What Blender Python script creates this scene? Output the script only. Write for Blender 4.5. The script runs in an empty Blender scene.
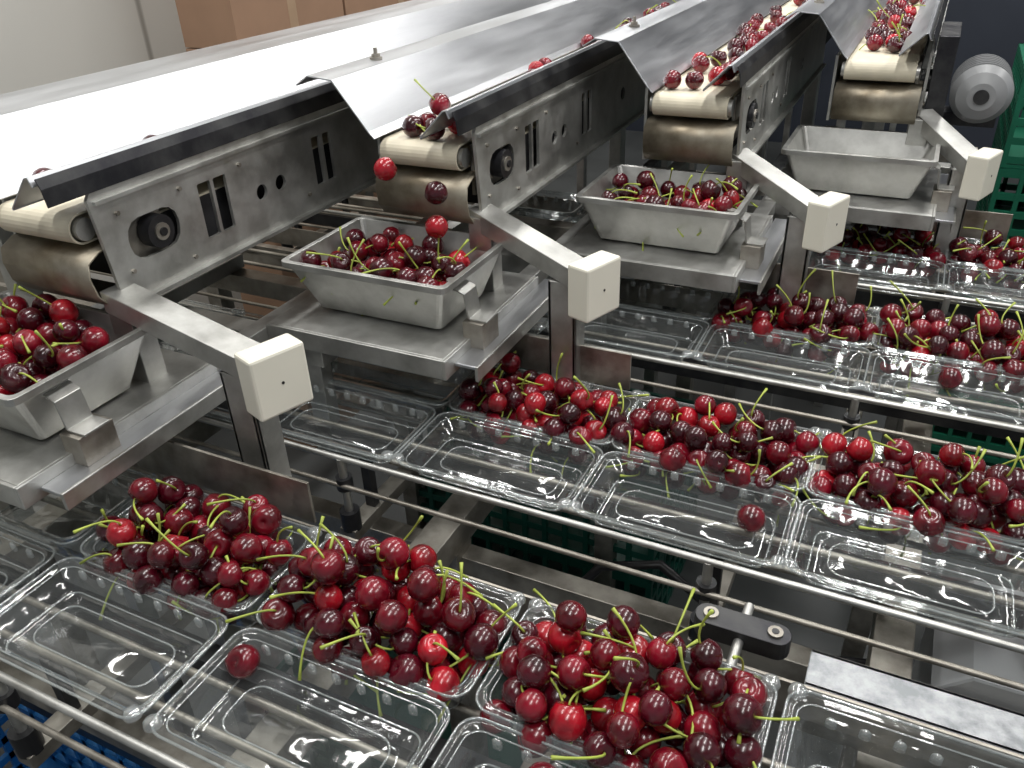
import bpy, math, random
from mathutils import Matrix, Vector
random.seed(11)
S=0.55; Z0=0.95
def T(p): return Vector((p[0]*S,p[1]*S,p[2]*S+Z0))
# ---------------------------------------------------------------- materials
def newmat(n):
    m=bpy.data.materials.new(n); m.use_nodes=True
    nt=m.node_tree; b=nt.nodes['Principled BSDF']; return m,nt,b
def N(nt,t,**k):
    n=nt.nodes.new(t)
    for a,v in k.items(): setattr(n,a,v)
    return n
def metal(name,c1,c2,r1,r2,scale=(3,3,3),nscale=6,bump=0.05,met=.9,fine=(40,40,40)):
    m,nt,b=newmat(name); L=nt.links.new
    tc=N(nt,'ShaderNodeTexCoord'); mp=N(nt,'ShaderNodeMapping'); mp.inputs['Scale'].default_value=scale
    L(tc.outputs['Object'],mp.inputs[0])
    n1=N(nt,'ShaderNodeTexNoise'); n1.inputs['Scale'].default_value=nscale; n1.inputs['Detail'].default_value=10; n1.inputs['Roughness'].default_value=.62
    L(mp.outputs[0],n1.inputs['Vector'])
    cr=N(nt,'ShaderNodeValToRGB'); cr.color_ramp.elements[0].position=.36; cr.color_ramp.elements[1].position=.64
    cr.color_ramp.elements[0].color=(*c1,1); cr.color_ramp.elements[1].color=(*c2,1)
    L(n1.outputs['Fac'],cr.inputs[0]); L(cr.outputs[0],b.inputs['Base Color'])
    mr=N(nt,'ShaderNodeMapRange'); mr.inputs[1].default_value=.35; mr.inputs[2].default_value=.65; mr.inputs[3].default_value=r1; mr.inputs[4].default_value=r2
    L(n1.outputs['Fac'],mr.inputs[0]); L(mr.outputs[0],b.inputs['Roughness'])
    n2=N(nt,'ShaderNodeTexNoise'); n2.inputs['Scale'].default_value=8; n2.inputs['Detail'].default_value=3
    mp2=N(nt,'ShaderNodeMapping'); mp2.inputs['Scale'].default_value=fine
    L(tc.outputs['Object'],mp2.inputs[0]); L(mp2.outputs[0],n2.inputs['Vector'])
    bp=N(nt,'ShaderNodeBump'); bp.inputs['Strength'].default_value=bump; bp.inputs['Distance'].default_value=.002
    L(n2.outputs['Fac'],bp.inputs['Height']); L(bp.outputs[0],b.inputs['Normal'])
    b.inputs['Metallic'].default_value=met
    return m
def plain(name,c,rough=.5,var=.12,scale=12,bump=.0,spec=.5):
    m,nt,b=newmat(name); L=nt.links.new
    tc=N(nt,'ShaderNodeTexCoord')
    n1=N(nt,'ShaderNodeTexNoise'); n1.inputs['Scale'].default_value=scale; n1.inputs['Detail'].default_value=5
    L(tc.outputs['Object'],n1.inputs['Vector'])
    cr=N(nt,'ShaderNodeValToRGB'); cr.color_ramp.elements[0].position=.3; cr.color_ramp.elements[1].position=.75
    cr.color_ramp.elements[0].color=tuple(x*(1-var) for x in c)+(1,); cr.color_ramp.elements[1].color=tuple(min(1,x*(1+var)) for x in c)+(1,)
    L(n1.outputs['Fac'],cr.inputs[0]); L(cr.outputs[0],b.inputs['Base Color'])
    b.inputs['Roughness'].default_value=rough; b.inputs['Specular IOR Level'].default_value=spec
    if bump:
        bp=N(nt,'ShaderNodeBump'); bp.inputs['Strength'].default_value=bump; bp.inputs['Distance'].default_value=.003
        L(n1.outputs['Fac'],bp.inputs['Height']); L(bp.outputs[0],b.inputs['Normal'])
    return m
M={}
M['steel']=metal('brushed_steel',(.38,.375,.355),(.58,.58,.555),.36,.54)
M['steel2']=metal('worn_steel',(.23,.21,.18),(.46,.43,.38),.36,.58)
M['apron']=metal('stained_steel',(.20,.165,.115),(.46,.42,.34),.38,.58,nscale=4)
M['alu']=metal('aluminium_sheet',(.48,.49,.51),(.62,.63,.65),.30,.46,scale=(3,.35,3),bump=.03,fine=(30,2,30))
M['gal']=metal('galvanised',(.20,.21,.22),(.42,.43,.44),.42,.6,nscale=20)
M['dark']=metal('dark_steel_and_shade',(.04,.04,.045),(.09,.09,.09),.4,.6)
M['black']=plain('black_plastic',(.012,.012,.014),.35)
M['void']=plain('painted_hole_shade',(.02,.02,.022),.6)  # near-black colour painting the shade inside the lane frame
M['white']=plain('ivory_plastic',(.78,.75,.64),.4,.03)
M['belt']=plain('cream_belt',(.68,.62,.48),.5,.14,20)
M['green']=plain('green_plastic',(.004,.065,.045),.45)
M['green2']=plain('bright_green_plastic',(.006,.11,.06),.45)
M['blue']=plain('blue_plastic',(.02,.16,.42),.4)
M['card']=plain('cardboard',(.34,.205,.13),.8,.07)
M['tape']=plain('packing_tape',(.42,.29,.19),.3,.05)
M['grey']=plain('grey_housing',(.24,.245,.25),.4,.08)
M['grey2']=plain('light_grey_housing',(.45,.46,.47),.4,.08)
M['floor']=plain('floor_resin',(.085,.09,.09),.45,.3,3)
M['ceil']=plain('ceiling_panel',(.5,.5,.5),.8,.04)
M['wallb']=plain('dark_panel_wall',(.035,.042,.06),.6,.1,2)
m,nt,b=newmat('wall_panel'); L=nt.links.new
tc=N(nt,'ShaderNodeTexCoord'); wv=N(nt,'ShaderNodeTexWave'); wv.bands_direction='Y'; wv.inputs['Scale'].default_value=.55
L(tc.outputs['Object'],wv.inputs['Vector'])
cr=N(nt,'ShaderNodeValToRGB'); cr.color_ramp.elements[0].position=0; cr.color_ramp.elements[0].color=(.3,.29,.26,1)
cr.color_ramp.elements[1].position=.004; cr.color_ramp.elements[1].color=(.55,.54,.50,1)
L(wv.outputs['Fac'],cr.inputs[0]); L(cr.outputs[0],b.inputs['Base Color']); b.inputs['Roughness'].default_value=.45
M['wall']=m
# cherry
m,nt,b=newmat('cherry_skin'); L=nt.links.new
at=N(nt,'ShaderNodeAttribute'); at.attribute_name='ccol'
tc=N(nt,'ShaderNodeTexCoord'); n1=N(nt,'ShaderNodeTexNoise'); n1.inputs['Scale'].default_value=45; n1.inputs['Detail'].default_value=5
L(tc.outputs['Object'],n1.inputs['Vector'])
mr=N(nt,'ShaderNodeMapRange'); mr.inputs[1].default_value=.35; mr.inputs[2].default_value=.65; mr.inputs[3].default_value=.4; mr.inputs[4].default_value=1.5
L(n1.outputs['Fac'],mr.inputs[0])
vm=N(nt,'ShaderNodeVectorMath',operation='SCALE'); L(at.outputs['Color'],vm.inputs[0]); L(mr.outputs[0],vm.inputs['Scale'])
L(vm.outputs[0],b.inputs['Base Color']); b.inputs['Roughness'].default_value=.25
b.inputs['Coat Weight'].default_value=.3; b.inputs['Coat Roughness'].default_value=.08
M['cherry']=m
M['stem']=plain('cherry_stem',(.36,.43,.07),.5,.35,30)
# clear PET film
def pet(name,base,mul,rough,diff=0):
    m,nt,b=newmat(name); L=nt.links.new
    out=nt.nodes['Material Output']; nt.nodes.remove(b)
    lw=N(nt,'ShaderNodeLayerWeight'); lw.inputs['Blend'].default_value=.5
    pw=N(nt,'ShaderNodeMath',operation='POWER'); pw.inputs[1].default_value=2.2; L(lw.outputs['Facing'],pw.inputs[0])
    ma=N(nt,'ShaderNodeMath',operation='MULTIPLY_ADD'); ma.inputs[1].default_value=mul; ma.inputs[2].default_value=base; L(pw.outputs[0],ma.inputs[0])
    tr=N(nt,'ShaderNodeBsdfTransparent'); tr.inputs[0].default_value=(.93,.95,.95,1)
    gl=N(nt,'ShaderNodeBsdfGlossy'); gl.inputs['Roughness'].default_value=rough
    tc=N(nt,'ShaderNodeTexCoord'); n1=N(nt,'ShaderNodeTexNoise'); n1.inputs['Scale'].default_value=28; n1.inputs['Detail'].default_value=2
    L(tc.outputs['Object'],n1.inputs['Vector'])
    bp=N(nt,'ShaderNodeBump'); bp.inputs['Strength'].default_value=.4; bp.inputs['Distance'].default_value=.006
    L(n1.outputs['Fac'],bp.inputs['Height']); L(bp.outputs[0],gl.inputs['Normal'])
    mx=N(nt,'ShaderNodeMixShader'); L(ma.outputs[0],mx.inputs[0]); L(tr.outputs[0],mx.inputs[1]); L(gl.outputs[0],mx.inputs[2])
    if diff:
        df=N(nt,'ShaderNodeBsdfDiffuse'); df.inputs[0].default_value=(.8,.85,.85,1)
        m2=N(nt,'ShaderNodeMixShader'); m2.inputs[0].default_value=diff; L(mx.outputs[0],m2.inputs[1]); L(df.outputs[0],m2.inputs[2]); mx=m2
    L(mx.outputs[0],out.inputs[0]); return m
M['pet']=pet('clear_pet',.08,.45,.10,.03)
M['petedge']=pet('clear_pet_rolled_edge',.20,.45,.14,.13)
# ---------------------------------------------------------------- mesh builder (units of S)
class MB:
    def __init__(s,name): s.name=name; s.v=[]; s.f=[]; s.m=[]; s.mats=[]; s.sm=[]; s.col=None
    def mi(s,k):
        if k not in s.mats: s.mats.append(k)
        return s.mats.index(k)
    def add(s,vs,fs,k,smooth=False):
        o=len(s.v); s.v.extend([tuple(q) for q in vs]); i=s.mi(k)
        for f in fs: s.f.append(tuple(o+a for a in f)); s.m.append(i); s.sm.append(smooth)
    def box(s,x0,x1,y0,y1,z0,z1,k):
        vs=[(x,y,z) for z in (z0,z1) for y in (y0,y1) for x in (x0,x1)]
        s.add(vs,[(0,2,3,1),(4,5,7,6),(0,1,5,4),(2,6,7,3),(0,4,6,2),(1,3,7,5)],k)
    def rbox(s,c,size,ang,k,tilt=0):
        R=Matrix.Rotation(ang,3,'Z')@Matrix.Rotation(tilt,3,'Y'); hx,hy,hz=[a/2 for a in size]
        vs=[Vector(c)+R@Vector((x,y,z)) for z in (-hz,hz) for y in (-hy,hy) for x in (-hx,hx)]
        s.add(vs,[(0,2,3,1),(4,5,7,6),(0,1,5,4),(2,6,7,3),(0,4,6,2),(1,3,7,5)],k)
    def beam(s,A,B,w,h,k):
        A=Vector(A);B=Vector(B); d=(B-A); sd=Vector((-d.y,d.x,0)).normalized()*w/2; u=Vector((0,0,h/2))
        vs=[P+a*sd+b*u for P in(A,B) for a,b in((-1,-1),(1,-1),(1,1),(-1,1))]
        s.add(vs,[(3,2,1,0),(4,5,6,7),(0,1,5,4),(1,2,6,5),(2,3,7,6),(3,0,4,7)],k)
    def prism(s,poly,axis,lo,hi,k):
        n=len(poly)
        P=(lambda a,b,w:(w,a,b)) if axis=='x' else ((lambda a,b,w:(a,w,b)) if axis=='y' else (lambda a,b,w:(a,b,w)))
        vs=[P(a,b,lo) for a,b in poly]+[P(a,b,hi) for a,b in poly]
        fs=[(i,(i+1)%n,n+(i+1)%n,n+i) for i in range(n)]+[tuple(range(n))[::-1],tuple(range(n,2*n))]
        s.add(vs,fs,k)
    def sheet(s,prof,axis,lo,hi,th,k,smooth=False):
        n=len(prof); off=[]
        for i in range(n):
            a=Vector(prof[max(0,i-1)]); b=Vector(prof[min(n-1,i+1)]); d=(b-a).normalized()
            off.append((prof[i][0]-d.y*th,prof[i][1]+d.x*th))
        P=(lambda a,b,w:(w,a,b)) if axis=='x' else (lambda a,b,w:(a,w,b))
        vs=[]
        for (a,b),(c,d) in zip(prof,off): vs+= [P(a,b,lo),P(a,b,hi),P(c,d,lo),P(c,d,hi)]
        fs=[]
        for i in range(n-1):
            o=4*i; q=o+4
            fs+=[(o,o+1,q+1,q),(o+2,q+2,q+3,o+3),(o,q,q+2,o+2),(o+1,o+3,q+3,q+1)]
        fs+=[(0,2,3,1),(4*n-4,4*n-3,4*n-1,4*n-2)]
        s.add(vs,fs,k,smooth)
    def cyl(s,p0,p1,r,k,seg=14,r1=None,smooth=True):
        p0=Vector(p0);p1=Vector(p1); r1=r if r1 is None else r1
        d=(p1-p0).normalized(); a=d.orthogonal().normalized(); b=d.cross(a)
        vs=[];
        for p,rr in((p0,r),(p1,r1)):
            for i in range(seg):
                t=2*math.pi*i/seg; vs.append(p+a*math.cos(t)*rr+b*math.sin(t)*rr)
        s.add(vs,[(i,(i+1)%seg,seg+(i+1)%seg,seg+i) for i in range(seg)],k,smooth)
        s.add(vs,[tuple(range(seg))[::-1],tuple(range(seg,2*seg))],k,False)
    def tube(s,pts,r,k,seg=5,closed=False):
        vs=[]; n=len(pts); pts=[Vector(p) for p in pts]; a=None
        for i,p in enumerate(pts):
            d=(pts[(i+1)%n]-pts[i-1]).normalized() if closed else (pts[min(n-1,i+1)]-pts[max(0,i-1)]).normalized()
            if a is None: a=d.orthogonal().normalized()
            a=(a-d*a.dot(d)).normalized(); b=d.cross(a)
            rr=r[i] if isinstance(r,(list,tuple)) else r
            for j in range(seg):
                t=2*math.pi*j/seg; vs.append(p+a*math.cos(t)*rr+b*math.sin(t)*rr)
        fs=[(i*seg+j,i*seg+(j+1)%seg,(i+1)*seg+(j+1)%seg,(i+1)*seg+j) for i in range(n-1) for j in range(seg)]
        if closed: fs+=[((n-1)*seg+j,(n-1)*seg+(j+1)%seg,(j+1)%seg,j) for j in range(seg)]
        else: fs+=[tuple(range(seg))[::-1],tuple(range((n-1)*seg,n*seg))]
        s.add(vs,fs,k,True)
    def loft(s,rings,k,smooth=True,cap0=False,cap1=False):
        n=len(rings[0]); vs=[p for r in rings for p in r]
        fs=[(i*n+j,i*n+(j+1)%n,(i+1)*n+(j+1)%n,(i+1)*n+j) for i in range(len(rings)-1) for j in range(n)]
        if cap0: fs.append(tuple(range(n))[::-1])
        if cap1: fs.append(tuple(range((len(rings)-1)*n,len(rings)*n)))
        s.add(vs,fs,k,smooth)
    def done(s,bevel=0,parent=None):
        W=[T(p) for p in s.v]
        c=Vector(((min(p.x for p in W)+max(p.x for p in W))/2,(min(p.y for p in W)+max(p.y for p in W))/2,min(p.z for p in W)))
        me=bpy.data.meshes.new(s.name); me.from_pydata([p-c for p in W],[],s.f)
        for k in s.mats: me.materials.append(M[k])
        me.polygons.foreach_set('material_index',s.m); me.polygons.foreach_set('use_smooth',s.sm)
        if s.col:
            at=me.color_attributes.new('ccol','FLOAT_COLOR','POINT')
            at.data.foreach_set('color',[x for q in s.col for x in q])
        me.update(); ob=bpy.data.objects.new(s.name,me); bpy.context.scene.collection.objects.link(ob); ob.location=c
        if bevel:
            bm=ob.modifiers.new('bevel','BEVEL'); bm.width=bevel; bm.segments=2; bm.limit_method='ANGLE'; bm.angle_limit=math.radians(50)
        if parent:
            ob.parent=parent; ob.matrix_parent_inverse=parent.matrix_world.inverted()
        return ob
def empty(name,loc):
    e=bpy.data.objects.new(name,None); bpy.context.scene.collection.objects.link(e); e.location=T(loc); e.empty_display_size=.05
    bpy.context.view_layer.update(); return e
def rr(cx,cy,hx,hy,z,r,nl=22,ns=12,nc=5,amp=0,per=1):
    pts=[]
    def side(p,q,n,nrm):
        for i in range(n):
            t=i/n; a=amp*(0.5-0.5*math.cos(2*math.pi*t*round(n/4)*per))
            pts.append((cx+p[0]+(q[0]-p[0])*t-nrm[0]*a, cy+p[1]+(q[1]-p[1])*t-nrm[1]*a, z))
    def corner(c,a0):
        for i in range(nc):
            t=a0+math.pi/2*i/nc; pts.append((cx+c[0]+r*math.cos(t),cy+c[1]+r*math.sin(t),z))
    side((-hx+r,-hy),(hx-r,-hy),nl,(0,-1)); corner((hx-r,-hy+r),-math.pi/2)
    side((hx,-hy+r),(hx,hy-r),ns,(1,0)); corner((hx-r,hy-r),0)
    side((hx-r,hy),(-hx+r,hy),nl,(0,1)); corner((-hx+r,hy-r),math.pi/2)
    side((-hx,hy-r),(-hx,-hy+r),ns,(-1,0)); corner((-hx+r,-hy+r),math.pi)
    return pts
# ---------------------------------------------------------------- cherries
NS,NR=14,9
def cherry_template():
    vs=[];fs=[]
    for i in range(NR+1):
        t=math.pi*i/NR
        for j in range(NS):
            p=2*math.pi*j/NS
            rad=math.sin(t)*(1+.07*math.cos(t)); z=math.cos(t)*.93
            if i==0: rad=.0; z=.68
            if i==1: rad=.30; z=.82
            if i==2: z=.80
            rad*= 1-.05*max(0,math.cos(p*1))**6
            vs.append((rad*math.cos(p),rad*math.sin(p)*.95,z))
    for i in range(NR):
        for j in range(NS): fs.append((i*NS+j,(i+1)*NS+j,(i+1)*NS+(j+1)%NS,i*NS+(j+1)%NS))
    return vs,fs
CV,CF=cherry_template()
def rndrot(up=0.0):
    d=Vector((random.gauss(0,1),random.gauss(0,1),random.gauss(0,1)+up)).normalized()
    return d.to_track_quat('Z','Y').to_matrix()@Matrix.Rotation(random.uniform(0,6.28),3,'Z')
def ccolor():
    t=random.random()
    if t<.42: c=(.050,.0015,.006)
    elif t<.84: c=(.135,.003,.010)
    else: c=(.27,.005,.012)
    f=random.uniform(.75,1.25); return (c[0]*f,c[1]*f,c[2]*f,1)
def add_cherry(mb,p,r,stem=None,R=None,col=None):
    if mb.col is None: mb.col=[]
    R=R or rndrot(.3); c=col or ccolor(); p=Vector(p)
    mb.add([p+R@(Vector(v)*r) for v in CV],CF,'cherry',True); mb.col+= [c]*len(CV)
    if stem is None: stem=random.random()<.92
    if stem:
        L=random.uniform(.06,.10); a=R@Vector((0,0,1)); side=a.orthogonal().normalized(); side=Matrix.Rotation(random.uniform(0,6.28),3,a)@side
        b=(a*.1+side*random.uniform(.7,1.3)+Vector((0,0,random.uniform(-.35,.2)))).normalized()
        pts=[]
        for i in range(8):
            t=i/7; pts.append(p+a*(r*.66)+a*(L*.66*(t-.55*t*t))+b*(L*.9*t**1.6))
        n0=len(mb.v); mb.tube(pts,[.0019]*6+[.0022,.0032],'stem',5); mb.col+=[(1,1,1,1)]*(len(mb.v)-n0)
def pile(name,cx,cy,zf,top,bot,n,zrim,heap=.13,base_r=.0265):
    mb=MB(name); P=[]; hx,hy=top
    tries=0
    while len(P)<n and tries<n*6:
        tries+=1; best=None; r=base_r*random.uniform(.88,1.1)
        for _ in range(16):
            x=random.uniform(-hx,hx); y=random.uniform(-hy,hy)
            z=zf+r
            for (a,b,c,q) in P:
                d2=(x-a)**2+(y-b)**2; s=(r+q)*.92
                if d2<s*s: z=max(z,c+math.sqrt(s*s-d2))
            t=min(1,max(0,(z-zf)/(zrim-zf)))
            if abs(x)>bot[0]+(hx-bot[0])*t or abs(y)>bot[1]+(hy-bot[1])*t: continue
            if z>zrim:
                e=(abs(x)/hx)**2.5+(abs(y)/hy)**2.5
                if e>1.3-(z-zrim)/heap: continue
            sc=z+random.uniform(0,.012)
            if best is None or sc<best[0]: best=(sc,x,y,z,r)
        if best: P.append(best[1:4]+(best[4],))
    for (x,y,z,r) in P: add_cherry(mb,(cx+x,cy+y,z),r)
    return mb.done()
# ---------------------------------------------------------------- clamshell
def clamshell(cx,cy):
    mb=MB('clamshell_container')
    R=[(.197,.110,-.010,.03,0),(.197,.110,0,.03,0),(.183,.097,.001,.026,0),(.180,.094,-.014,.025,0),(.172,.087,-.017,.025,0),
       (.170,.085,-.024,.024,.007),(.160,.076,-.082,.022,.007),(.150,.068,-.096,.02,0),(.128,.05,-.096,.02,0),(.122,.044,-.088,.02,0)]
    mb.loft([rr(cx,cy,a,b,z,r,amp=am) for a,b,z,r,am in R],'pet',cap1=True)
    ly=cy-.228
    R=[(.195,.106,-.008,.03,0),(.195,.106,.0,.03,0),(.184,.095,.001,.026,0),(.181,.092,-.010,.025,0),(.172,.084,-.012,.025,0),
       (.166,.078,-.040,.022,.003),(.155,.068,-.046,.02,0),(.138,.052,-.046,.03,0),(.130,.044,-.036,.028,0)]
    mb.loft([rr(cx,ly,a,b,z,r,amp=am) for a,b,z,r,am in R],'pet',cap1=True)
    def bead(y,hx,hy,z,r,w): mb.tube(rr(cx,y,hx,hy,z,r,nl=8,ns=4),w,'petedge',6,True)
    bead(cy,.197,.110,.0,.03,.0022); bead(cy,.181,.095,-.006,.025,.0014); bead(cy,.152,.069,-.095,.02,.0018)
    bead(ly,.195,.106,.0,.03,.0022); bead(ly,.181,.092,-.006,.025,.0014); bead(ly,.160,.072,-.043,.022,.0018); bead(ly,.130,.044,-.036,.028,.0016)
    mb.sheet([(cy-.107,-.002),(cy-.114,.006),(cy-.121,-.002)],'x',cx-.16,cx+.16,.001,'pet')
    for sx in(-1,1):
        for (yy,sy) in((cy+.100,1),(ly-.096,-1)):
            p=(cx+sx*.186,yy)
            rings=[[(p[0]+rad*math.cos(t*math.pi/5),p[1]+rad*math.sin(t*math.pi/5),z) for t in range(10)] for rad,z in((.014,.001),(.012,.010),(.006,.012))]
            mb.loft(rings,'petedge',cap1=True)
    for i in range(7):
        x=cx-.135+i*.045
        for yy,dz in((cy+.086,-.03),(ly+.083,-.016)):
            rings=[[(x+a*.008*math.cos(t*math.pi/4),yy+a*.004*math.sin(t*math.pi/4),z) for t in range(8)] for a,z in((1,dz),(1,dz+.014),(.5,dz+.018))]
            mb.loft(rings,'petedge',cap1=True)
    return mb.done()
rowY=[.77,1.45,2.10,2.74]
full=[[-1.046,-.635,-.229],[-.657,-.266,.126,.52],[-.206,.184,.58],[-.06,.33,.73]]
emp=[[-1.86,-1.455,.18,.585],[-1.84,-1.45,-1.055],[-1.40,-1.0,-.602],[-1.26,-.86,-.46]]
cnt=[[66,72,72],[60,62,66,56],[56,58,46],[50,50,44]]
for k in range(4):
    for i,x in enumerate(full[k]):
        clamshell(x,rowY[k]); pile('cherry_pile',x,rowY[k]-.008,-.09,(.184,.108),(.138,.062),cnt[k][i],-.005,heap=.085)
    for x in emp[k]: clamshell(x,rowY[k])
for p in [(-.79,.595,-.012),(-.148,1.24,-.012),(.169,1.92,-.012),(-.285,.60,-.012)]:
    mb=MB('loose_cherry'); add_cherry(mb,p,.027,stem=False,col=(.12,.003,.01,1)); mb.done()
# ---------------------------------------------------------------- plate with holes
def plate(mb,outline,holes,x,th,k):
    cu=bpy.data.curves.new('tmp','CURVE'); cu.dimensions='2D'; cu.fill_mode='BOTH'; cu.extrude=th/2
    for lp in [outline]+holes:
        sp=cu.splines.new('POLY'); sp.points.add(len(lp)-1)
        for i,(a,b) in enumerate(lp): sp.points[i].co=(a,b,0,1)
        sp.use_cyclic_u=True
    ob=bpy.data.objects.new('tmp',cu); bpy.context.scene.collection.objects.link(ob); bpy.context.view_layer.update()
    me=bpy.data.meshes.new_from_object(ob)
    mb.add([(x+v.co.z,v.co.x,v.co.y) for v in me.vertices],[tuple(p.vertices) for p in me.polygons],k)
    bpy.data.objects.remove(ob); bpy.data.meshes.remove(me)
def circ(c,r,n=18,sx=1): return [(c[0]+r*sx*math.cos(2*math.pi*i/n),c[1]+r*math.sin(2*math.pi*i/n)) for i in range(n)]
def rrect(c,hx,hy,r=.008):
    o=[]
    for sx,sy,a0 in((1,1,0),(-1,1,90),(-1,-1,180),(1,-1,270)):
        for i in range(4):
            t=math.radians(a0+30*i); o.append((c[0]+sx*(hx-r)+r*math.cos(t),c[1]+sy*(hy-r)+r*math.sin(t)))
    return o
# ---------------------------------------------------------------- lanes and stations
offs=[(0,0),(.46,.66),(.92,1.31),(1.345,1.93)]
YEND=9.0
def lane(k):
    ox,oy=offs[k]; e=empty('sorting_conveyor_lane',(-1.5+ox,1.0+oy,.4))
    mb=MB('belt'); x0,x1=-1.605+ox,-1.40+ox
    nose=[(YEND,.452),(.985+oy,.452)]+[(.985+oy-.026*math.sin(math.radians(a)),.478-.026*math.cos(math.radians(a))) for a in range(15,180,15)]+[(.985+oy,.504),(YEND,.504)]
    mb.sheet(nose,'x',x0,x1,.004,'belt'); mb.cyl((x0-.01,.985+oy,.478),(x1+.01,.985+oy,.478),.022,'steel',20)
    mb.done(parent=e)
    mb=MB('side_frame_plate'); px=-1.368+ox; Y=lambda v:v+oy
    out=[(Y(.985),.535),(Y(.995),.548),(Y(2.6),.548),(Y(2.6),.315),(Y(1.07),.315),(Y(1.0),.345)]
    slot=rrect((Y(1.115),.430),.066,.042,.035)
    holes=[slot,rrect((Y(1.268),.428),.019,.060,.004),rrect((Y(1.315),.428),.019,.060,.004),circ((Y(1.437),.415),.018),circ((Y(1.505),.418),.018),
           rrect((Y(1.655),.43),.016,.060,.004),rrect((Y(1.70),.43),.016,.060,.004),circ((Y(2.0),.42),.02)]
    plate(mb,out,holes,px,.008,'steel')
    mb.box(px-.004,px+.012,Y(.995),Y(2.6),.524,.531,'steel')
    mb.box(px-.004,px+.02,Y(1.06),Y(2.6),.311,.319,'steel')
    mb.cyl((px-.02,Y(1.125),.43),(px+.012,Y(1.125),.43),.034,'black',20)
    mb.cyl((px-.02,Y(1.125),.43),(px+.016,Y(1.125),.43),.018,'steel2',16); mb.cyl((px,Y(1.125),.43),(px+.02,Y(1.125),.43),.009,'black',10)
    for yy,zz in((1.04,.495),(1.2,.495),(1.38,.495),(1.6,.36),(1.2,.345),(1.04,.375)):
        mb.cyl((px,Y(yy),zz),(px+.009,Y(yy),zz),.005,'steel2',6)
    mb.box(px-.03,px-.022,Y(1.02),Y(1.16),.38,.5,'steel2')
    mb.box(-1.64+ox,-1.632+ox,Y(1.0),Y(2.6),.315,.515,'steel')
    mb.box(-1.60+ox,-1.40+ox,Y(1.06),YEND,.345,.448,'void')  # added dark block, paints shade behind the side plate holes
    mb.done(.0008,e)
    mb=MB('side_guards')
    mb.sheet([(-1.455+ox,.535),(-1.455+ox,.54),(-1.395+ox,.600),(-1.384+ox,.602),(-1.376+ox,.585)],'y',Y(.90),YEND,-.004,'alu')
    mb.sheet([(-1.374+ox,.598),(-1.366+ox,.580),(-1.362+ox,.548)],'y',Y(.905),YEND,.003,'dark')  # dark sheet: shade on the guard's outer face put into colour
    mb.sheet([(-1.60+ox,.515),(-1.615+ox,.53),(-1.70+ox,.640),(-1.765+ox,.646),(-1.80+ox,.625)],'y',Y(.93),YEND,-.004,'alu')
    for yy in((1.17,2.9) if k else (4.5,)):
        mb.cyl((-1.735+ox,Y(yy),.645),(-1.735+ox,Y(yy),.652),.016,'steel2',16); mb.cyl((-1.735+ox,Y(yy),.648),(-1.735+ox,Y(yy),.660),.011,'steel2',6,smooth=False); mb.cyl((-1.735+ox,Y(yy),.66),(-1.735+ox,Y(yy),.674),.005,'steel2',8)
    mb.done(.0008,e)
    mb=MB('nose_apron')
    pr=[(1.06+oy,.44),(.985+oy,.435),(.955+oy,.42),(.948+oy,.39),(.955+oy,.35),(.975+oy,.325),(1.06+oy,.322)]
    mb.sheet(pr,'x',-1.625+ox,-1.375+ox,.004,'apron',True); mb.done(parent=e)
    mb=MB('support_posts')
    for yy in(2.6+oy,5.6,8.0):
        for xx in(-1.62+ox,-1.42+ox): mb.box(xx,xx+.05,yy,yy+.06,-1.727,.33,'steel')
    mb.done(.001,e)
boxpos=[(-.982,.975),(-.582,1.56),(-.178,2.14),(.172,2.69)]
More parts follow.
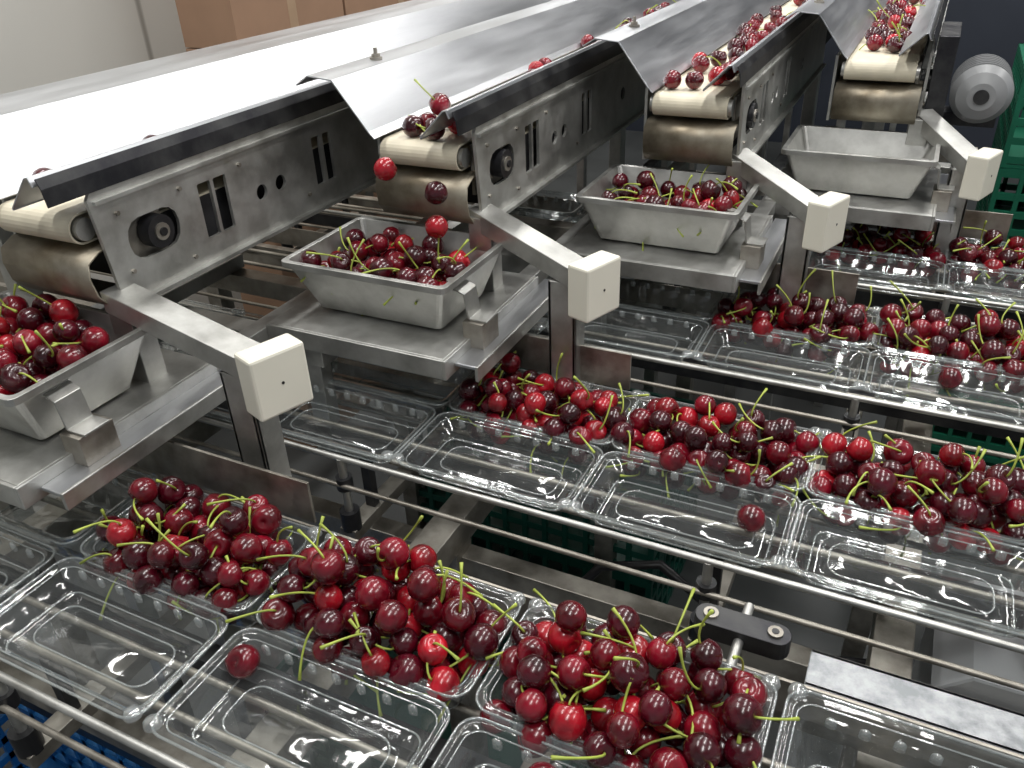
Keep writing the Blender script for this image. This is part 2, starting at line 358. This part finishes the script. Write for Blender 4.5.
def station(k):
    ox,oy=offs[k]; X=lambda v:v+ox; Y=lambda v:v+oy
    e=empty('weighing_hopper',(X(-1.5),Y(.84),.14))
    mb=MB('bucket'); cx,cy=X(-1.507),Y(.84)
    R=[(.14,.08,.159,.01),(.165,.105,.165,.012),(.208,.152,.288,.014),(.214,.158,.288,.016),(.214,.158,.280,.016),(.217,.161,.280,.016),(.217,.161,.295,.016),(.204,.148,.295,.014),(.161,.101,.171,.012),(.14,.08,.165,.01)]
    mb.loft([rr(cx,cy,a,b,z,r,nl=2,ns=2,nc=3) for a,b,z,r in R],'steel',smooth=False,cap0=True,cap1=True)
    mb.done(.0006,e)
    mb=MB('platform')
    mb.box(X(-1.745),X(-1.275),Y(.63),Y(1.10),.150,.158,'steel')
    mb.box(X(-1.745),X(-1.275),Y(.622),Y(.630),.112,.158,'steel')
    mb.box(X(-1.275),X(-1.267),Y(.622),Y(1.10),.112,.158,'steel')
    mb.box(X(-1.267),X(-1.215),Y(.66),Y(1.14),.128,.136,'alu')
    mb.box(X(-1.219),X(-1.211),Y(.66),Y(1.14),.10,.136,'steel')
    for xx in(-1.70,-1.33): mb.box(X(xx),X(xx+.045),Y(1.08),Y(1.62),.112,.150,'steel')
    mb.box(X(-1.80),X(-1.15),Y(1.30),Y(1.36),.06,.112,'steel')
    mb.box(X(-1.80),X(-1.15),Y(1.56),Y(1.61),.06,.112,'steel2')
    mb.box(X(-1.80),X(-1.76),Y(1.0),Y(1.62),.10,.14,'gal')
    mb.box(X(-1.79),X(-1.74),Y(1.31),Y(1.35),-.2,.1,'steel'); mb.box(X(-1.22),X(-1.17),Y(1.31),Y(1.35),-.2,.1,'steel')
    mb.done(.001,e)
    mb=MB('latch_clip')
    x=X(-1.315)
    mb.sheet([(x-.02,.262),(x+.012,.262),(x+.030,.255),(x+.038,.2),(x+.046,.196),(x+.085,.196)],'y',Y(.745),Y(.80),.005,'steel')
    mb.cyl((x-.01,Y(.772),.275),(x-.01,Y(.772),.255),.012,'steel',10); mb.box(x+.03,x+.08,Y(.735),Y(.81),.136,.196,'steel2')
    mb.done(.0008,e)
    mb=MB('bracket_arm')
    bx,by=boxpos[k]; A=Vector((X(-1.33),Y(1.0),.322)); B=Vector((bx-.01,by,.262)); d=(B-A).normalized()
    mb.beam(A-d*.06,B,.065,.045,'steel')
    mb.box(A.x-.06,A.x,A.y-.025,A.y+.025,.11,.34,'steel')
    q=B-d*.07; w=.033
    mb.box(q.x-w,q.x+w,q.y-.03,q.y-.022,-.03,.25,'steel'); mb.box(q.x-w,q.x-w+.008,q.y-.03,q.y+.03,-.03,.25,'steel'); mb.box(q.x+w-.008,q.x+w,q.y-.03,q.y+.03,-.03,.25,'steel')
    mb.box(q.x-w-.02,q.x+w+.02,q.y-.04,q.y+.04,-.045,-.03,'steel')
    mb.done(.001,e)
    mb=MB('load_cell_cover')
    mb.rbox((bx,by,.25),(.058,.112,.125),math.radians(-20),'white')
    d=Vector((math.cos(math.radians(-20)),math.sin(math.radians(-20)),0)); c=Vector((bx,by,.25))
    mb.cyl(c+d*.028,c+d*.030,.003,'black',8)
    mb.done(.003,e)
    return e
for k in range(4): lane(k); station(k)
for k,n in enumerate((66,54,56,0)):
    if n: pile('hopper_cherry_pile',-1.507+offs[k][0],.84+offs[k][1],.172,(.178,.122),(.133,.073),n,.285,heap=(.17,.13,.12)[k])
def on_belt(k,spots):
    ox,oy=offs[k]; mb=MB('belt_cherries')
    for (fx,y,z) in spots: add_cherry(mb,(-1.6+ox+fx*.2,y,.508+.0255+z),.0265,stem=random.random()<.4)
    mb.done()
def scat(n,y0,y1,lo=.08,hi=.80):
    out=[];t=0
    while len(out)<n and t<n*80:
        t+=1; f,y=random.uniform(lo,hi),y0+(y1-y0)*random.random()**1.2
        if all((f-a)**2*.04+(y-b)**2>.052**2 for a,b,c in out): out.append((f,y,0))
    return out
on_belt(0,[(.15,1.06,0),(.2,1.33,0),(.35,1.56,0),(.4,1.62,0),(.4,2.6,0),(.5,3.0,0),(.45,3.06,0)]+scat(12,3.3,8))
on_belt(1,[(.42,1.70,0),(.62,1.66,0),(.75,1.72,0),(.55,1.76,0),(.3,1.67,0),(.6,1.70,.045)]+scat(45,2.2,6))
on_belt(2,scat(62,2.33,6.2))
on_belt(3,scat(66,3.0,6.4,.1,.9))
mb=MB('falling_cherries')
for p in[(-1.063,1.51,.477),(-.945,1.53,.429),(-.94,1.51,.36)]: add_cherry(mb,p,.027,stem=False)
mb.done()
mb=MB('conveyor_edge_cover')
mb.sheet([(-1.80,.575),(-1.86,.60),(-2.06,.61),(-2.10,.55)],'y',.7,YEND,-.004,'alu')
for yy in (1.2,5.2,8): mb.box(-2.08,-2.03,yy,yy+.06,-1.727,.59,'steel')
mb.done(.001)
# ---------------------------------------------------------------- tray transport line (per row)
def row(k):
    y0=rowY[k]; e=empty('tray_transport_rail',(0,y0,-.2))
    mb=MB('guide_rods')
    mb.cyl((-3.0,y0-.352,-.012),(2.4,y0-.352,-.012),.0065,'steel')
    mb.cyl((-3.0,y0-.365,-.075),(2.4,y0-.365,-.075),.0055,'steel2')
    for yy,zz in((y0+.05,-.106),(y0-.05,-.106),(y0-.20,-.056),(y0-.27,-.056)): mb.cyl((-3.0,yy,zz),(2.4,yy,zz),.007,'steel2')
    mb.done(parent=e)
    mb=MB('rail_frame')
    mb.box(-3.0,2.4,y0+.150,y0+.156,-.11,-.04,'steel2')
    mb.box(-3.0,2.4,y0-.14,y0-.10,-.17,-.12,'dark')
    mb.box(-3.0,2.4,y0+.20,y0+.23,-.20,-.16,'steel2')
    for i in range(7):
        x=-2.7+i*.78+.17*k
        mb.cyl((x,y0-.352,-.20),(x,y0-.352,-.012),.009,'steel'); mb.cyl((x,y0-.352,-.09),(x,y0-.352,-.06),.018,'black'); mb.cyl((x,y0-.352,-.2),(x,y0-.352,-.15),.022,'black')
        mb.box(x-.02,x+.02,y0-.37,y0+.16,-.225,-.195,'steel2')
        mb.box(x-.012,x+.012,y0-.28,y0-.26,-.2,-.062,'dark'); mb.box(x-.012,x+.012,y0+.04,y0+.06,-.2,-.112,'dark')
    mb.done(.0008,e)
    mb=MB('clamp_block')
    for x in([-.105,.9] if k==0 else [.33+.1*k,-.9+.3*k]):
        y=y0+.20
        pl=[(x-.055+.02*math.cos(t),y+.022*math.sin(t)) for t in [math.pi/2+math.pi*i/8 for i in range(9)]]+[(x+.055+.02*math.cos(t),y+.022*math.sin(t)) for t in [-math.pi/2+math.pi*i/8 for i in range(9)]]
        mb.prism(pl,'z',-.035,.0,'dark')
        for s in(-.05,.05): mb.cyl((x+s,y,0),(x+s,y,.004),.012,'steel2',12); mb.cyl((x+s,y,.003),(x+s,y,.005),.006,'black',8)
        mb.cyl((x,y+.06,-.02),(x,y-.10,-.02),.008,'steel'); mb.cyl((x,y,-.2),(x,y,-.03),.012,'steel')
    mb.done(.0008,e)
    xe=[-.89,-.5,-.08,.3][k]
    mb=MB('deflector_plate'); mb.box(xe-.46,xe,y0+.136,y0+.142,-.012,.082,'steel2'); mb.done(.0005,e)
for k in range(4): row(k)
mb=MB('aluminium_frame_bar'); mb.box(.0,2.4,.925,1.0,-.055,-.04,'gal'); mb.box(.0,2.4,.992,1.0,-.12,-.04,'gal'); mb.box(0,2.4,.925,.933,-.1,-.04,'gal'); mb.done(.001)
mb=MB('packing_line_frame')
for x in(-2.6,-1.72,-.84,.10,1.0,2.0):
    mb.box(x,x+.07,.2,3.6,-.30,-.225,'steel2')
    for y in(.25,1.2,2.3,3.4): mb.box(x,x+.07,y,y+.07,-1.727,-.30,'steel2')
for y in(.55,1.22,1.9,2.55): mb.box(-2.9,2.3,y,y+.05,-.38,-.32,'steel2')
mb.box(-2.9,2.3,.27,.31,-.225,-.165,'steel')
for y in(.9,2.0,3.0): mb.box(-2.9,2.3,y,y+.06,-1.3,-1.24,'dark')
mb.done(.001)
mb=MB('drive_housing')
mb.prism([(.22,-.62),(.66,-.62),(.66,-.34),(.58,-.28),(.28,-.28),(.22,-.34)],'y',1.28,1.56,'grey2')
mb.cyl((.66,1.42,-.46),(.8,1.42,-.46),.08,'grey2',20); mb.done(.004)
mb=MB('cable_hose')
mb.tube([(-.55,1.3,-.45),(-.48,1.36,-.36),(-.35,1.4,-.34),(-.2,1.38,-.42),(-.05,1.4,-.5),(.2,1.42,-.45)],.012,'black',8); mb.done()
mb=MB('gear_motor')
my=2.98; mc=(.138,.405)
def C(y0,y1,r,k,r1=None,seg=32): mb.cyl((mc[0],y0,mc[1]),(mc[0],y1,mc[1]),r,k,seg,r1)
C(my+.03,my+.27,.078,'grey')
for i in range(6): C(my+.06+i*.03,my+.066+i*.03,.088,'grey')
C(my,my+.03,.070,'grey',.088); C(my-.014,my,.040,'grey',.070); C(my-.018,my-.013,.022,'dark')
mb.box(-.012,.045,my+.02,my+.34,.22,.57,'dark'); mb.box(-.012,.02,my-.06,my+.4,.20,.24,'steel2'); mb.box(.02,.2,my+.1,my+.2,.29,.33,'dark'); mb.done(.001)
# ---------------------------------------------------------------- crates
def crate(cx,cy,z,k='green',hx=.54,hy=.36):
    mb=MB('plastic_crate'); h=.40; t=.018
    mb.box(cx-hx,cx+hx,cy-hy,cy+hy,z,z+.015,k)
    for zz in(.02,.10,.18,.26,.36):
        w=.03 if zz<.3 else .04
        mb.box(cx-hx,cx+hx,cy-hy,cy-hy+t,z+zz,z+zz+w,k); mb.box(cx-hx,cx+hx,cy+hy-t,cy+hy,z+zz,z+zz+w,k)
        mb.box(cx-hx,cx-hx+t,cy-hy,cy+hy,z+zz,z+zz+w,k); mb.box(cx+hx-t,cx+hx,cy-hy,cy+hy,z+zz,z+zz+w,k)
    for i in range(13):
        x=cx-hx+i*(2*hx-.02)/12
        for y in(cy-hy-.002,cy+hy-t): mb.box(x,x+.02,y,y+t+.002,z,z+.398,k)
    for i in range(9):
        y=cy-hy+i*(2*hy-.02)/8
        for x in(cx-hx-.002,cx+hx-t): mb.box(x,x+t+.002,y,y+.02,z,z+.398,k)
    mb.done()
for i in range(5): crate(.87,4.5,-1.726+i*.402,'green2')
for i in range(5): crate(2.0,4.5,-1.726+i*.402,'green2')
for i in range(2): crate(-1.15,2.68,-1.726+i*.402)
crate(-1.15,1.65,-1.726)
crate(-2.0,.60,-1.726,'blue')
def carton(x0,x1,y0,y1,z0,z1):
    mb=MB('cardboard_carton'); mb.box(x0,x1,y0,y1,z0,z1,'card')
    ym=(y0+y1)/2; mb.box(x0-.002,x1+.002,ym-.03,ym+.03,z0-.0,z1+.002,'tape'); mb.box(x1,x1+.003,y0+.003,y1-.003,z1-.012,z1-.006,'tape'); mb.done(.002)
for i in range(4):
    carton(-3.12,-2.8,2.98,3.78,-1.726+i*.72,-1.726+i*.72+.715)
    carton(-3.12,-2.8,3.80,4.85,-1.726+i*.72,-1.726+i*.72+.715)
# ---------------------------------------------------------------- room
def slab(n,x0,x1,y0,y1,z0,z1,k):
    mb=MB(n); mb.box(x0,x1,y0,y1,z0,z1,k); return mb.done()
FZ=-Z0/S
slab('floor',-3.6,6,-4,10.4,FZ-.1,FZ,'floor')
slab('wall_left',-3.7,-3.6,-4,10.4,FZ,4.0,'wall')
slab('wall_back',-3.7,6,10.4,10.5,FZ,4.0,'wallb')
slab('ceiling',-3.7,6,-4,10.5,4.0,4.1,'ceil')
# ---------------------------------------------------------------- lights
def fixture(x,y,lx,ly,e):
    mb=MB('ceiling_light_fixture'); mb.box(x-lx/2,x+lx/2,y-ly/2,y+ly/2,3.86,3.999,'white'); ob=mb.done(.004)
    ld=bpy.data.lights.new('fluorescent_tubes','AREA'); ld.shape='RECTANGLE'; ld.size=lx*S*.92; ld.size_y=ly*S*.92; ld.energy=e; ld.color=(1,.99,.97)
    lo=bpy.data.objects.new('fluorescent_tubes',ld); bpy.context.scene.collection.objects.link(lo); lo.location=T((x,y,3.84))
    bpy.context.view_layer.update(); lo.parent=ob; lo.matrix_parent_inverse=ob.matrix_world.inverted()
for x,y in((-2.4,1.2),(-2.4,4.6),(-2.4,8.0),(.2,-.6),(.2,2.6),(.2,6.0),(2.8,1.2),(2.8,4.6)):
    fixture(x,y,.4,2.4,23)
w=bpy.data.worlds.new('world'); bpy.context.scene.world=w; w.use_nodes=True
w.node_tree.nodes['Background'].inputs[0].default_value=(.88,.94,1,1); w.node_tree.nodes['Background'].inputs[1].default_value=.30
bpy.context.scene.view_settings.view_transform='Standard'
# ---------------------------------------------------------------- camera
cd=bpy.data.cameras.new('camera'); co=bpy.data.objects.new('camera',cd); bpy.context.scene.collection.objects.link(co)
cd.sensor_width=36; cd.lens=826/1024*36; cd.clip_start=.02
xr=Vector((.9004,-.1950,.3890)).normalized(); yr=Vector((.4335,.4761,-.7651)); yr=(yr-xr*yr.dot(xr)).normalized(); zr=xr.cross(yr)
Rm=Matrix((xr,yr,zr)); Mx=Rm.to_4x4(); Mx.translation=T((0,0,1)); co.matrix_world=Mx
bpy.context.scene.camera=co
print('DONE')
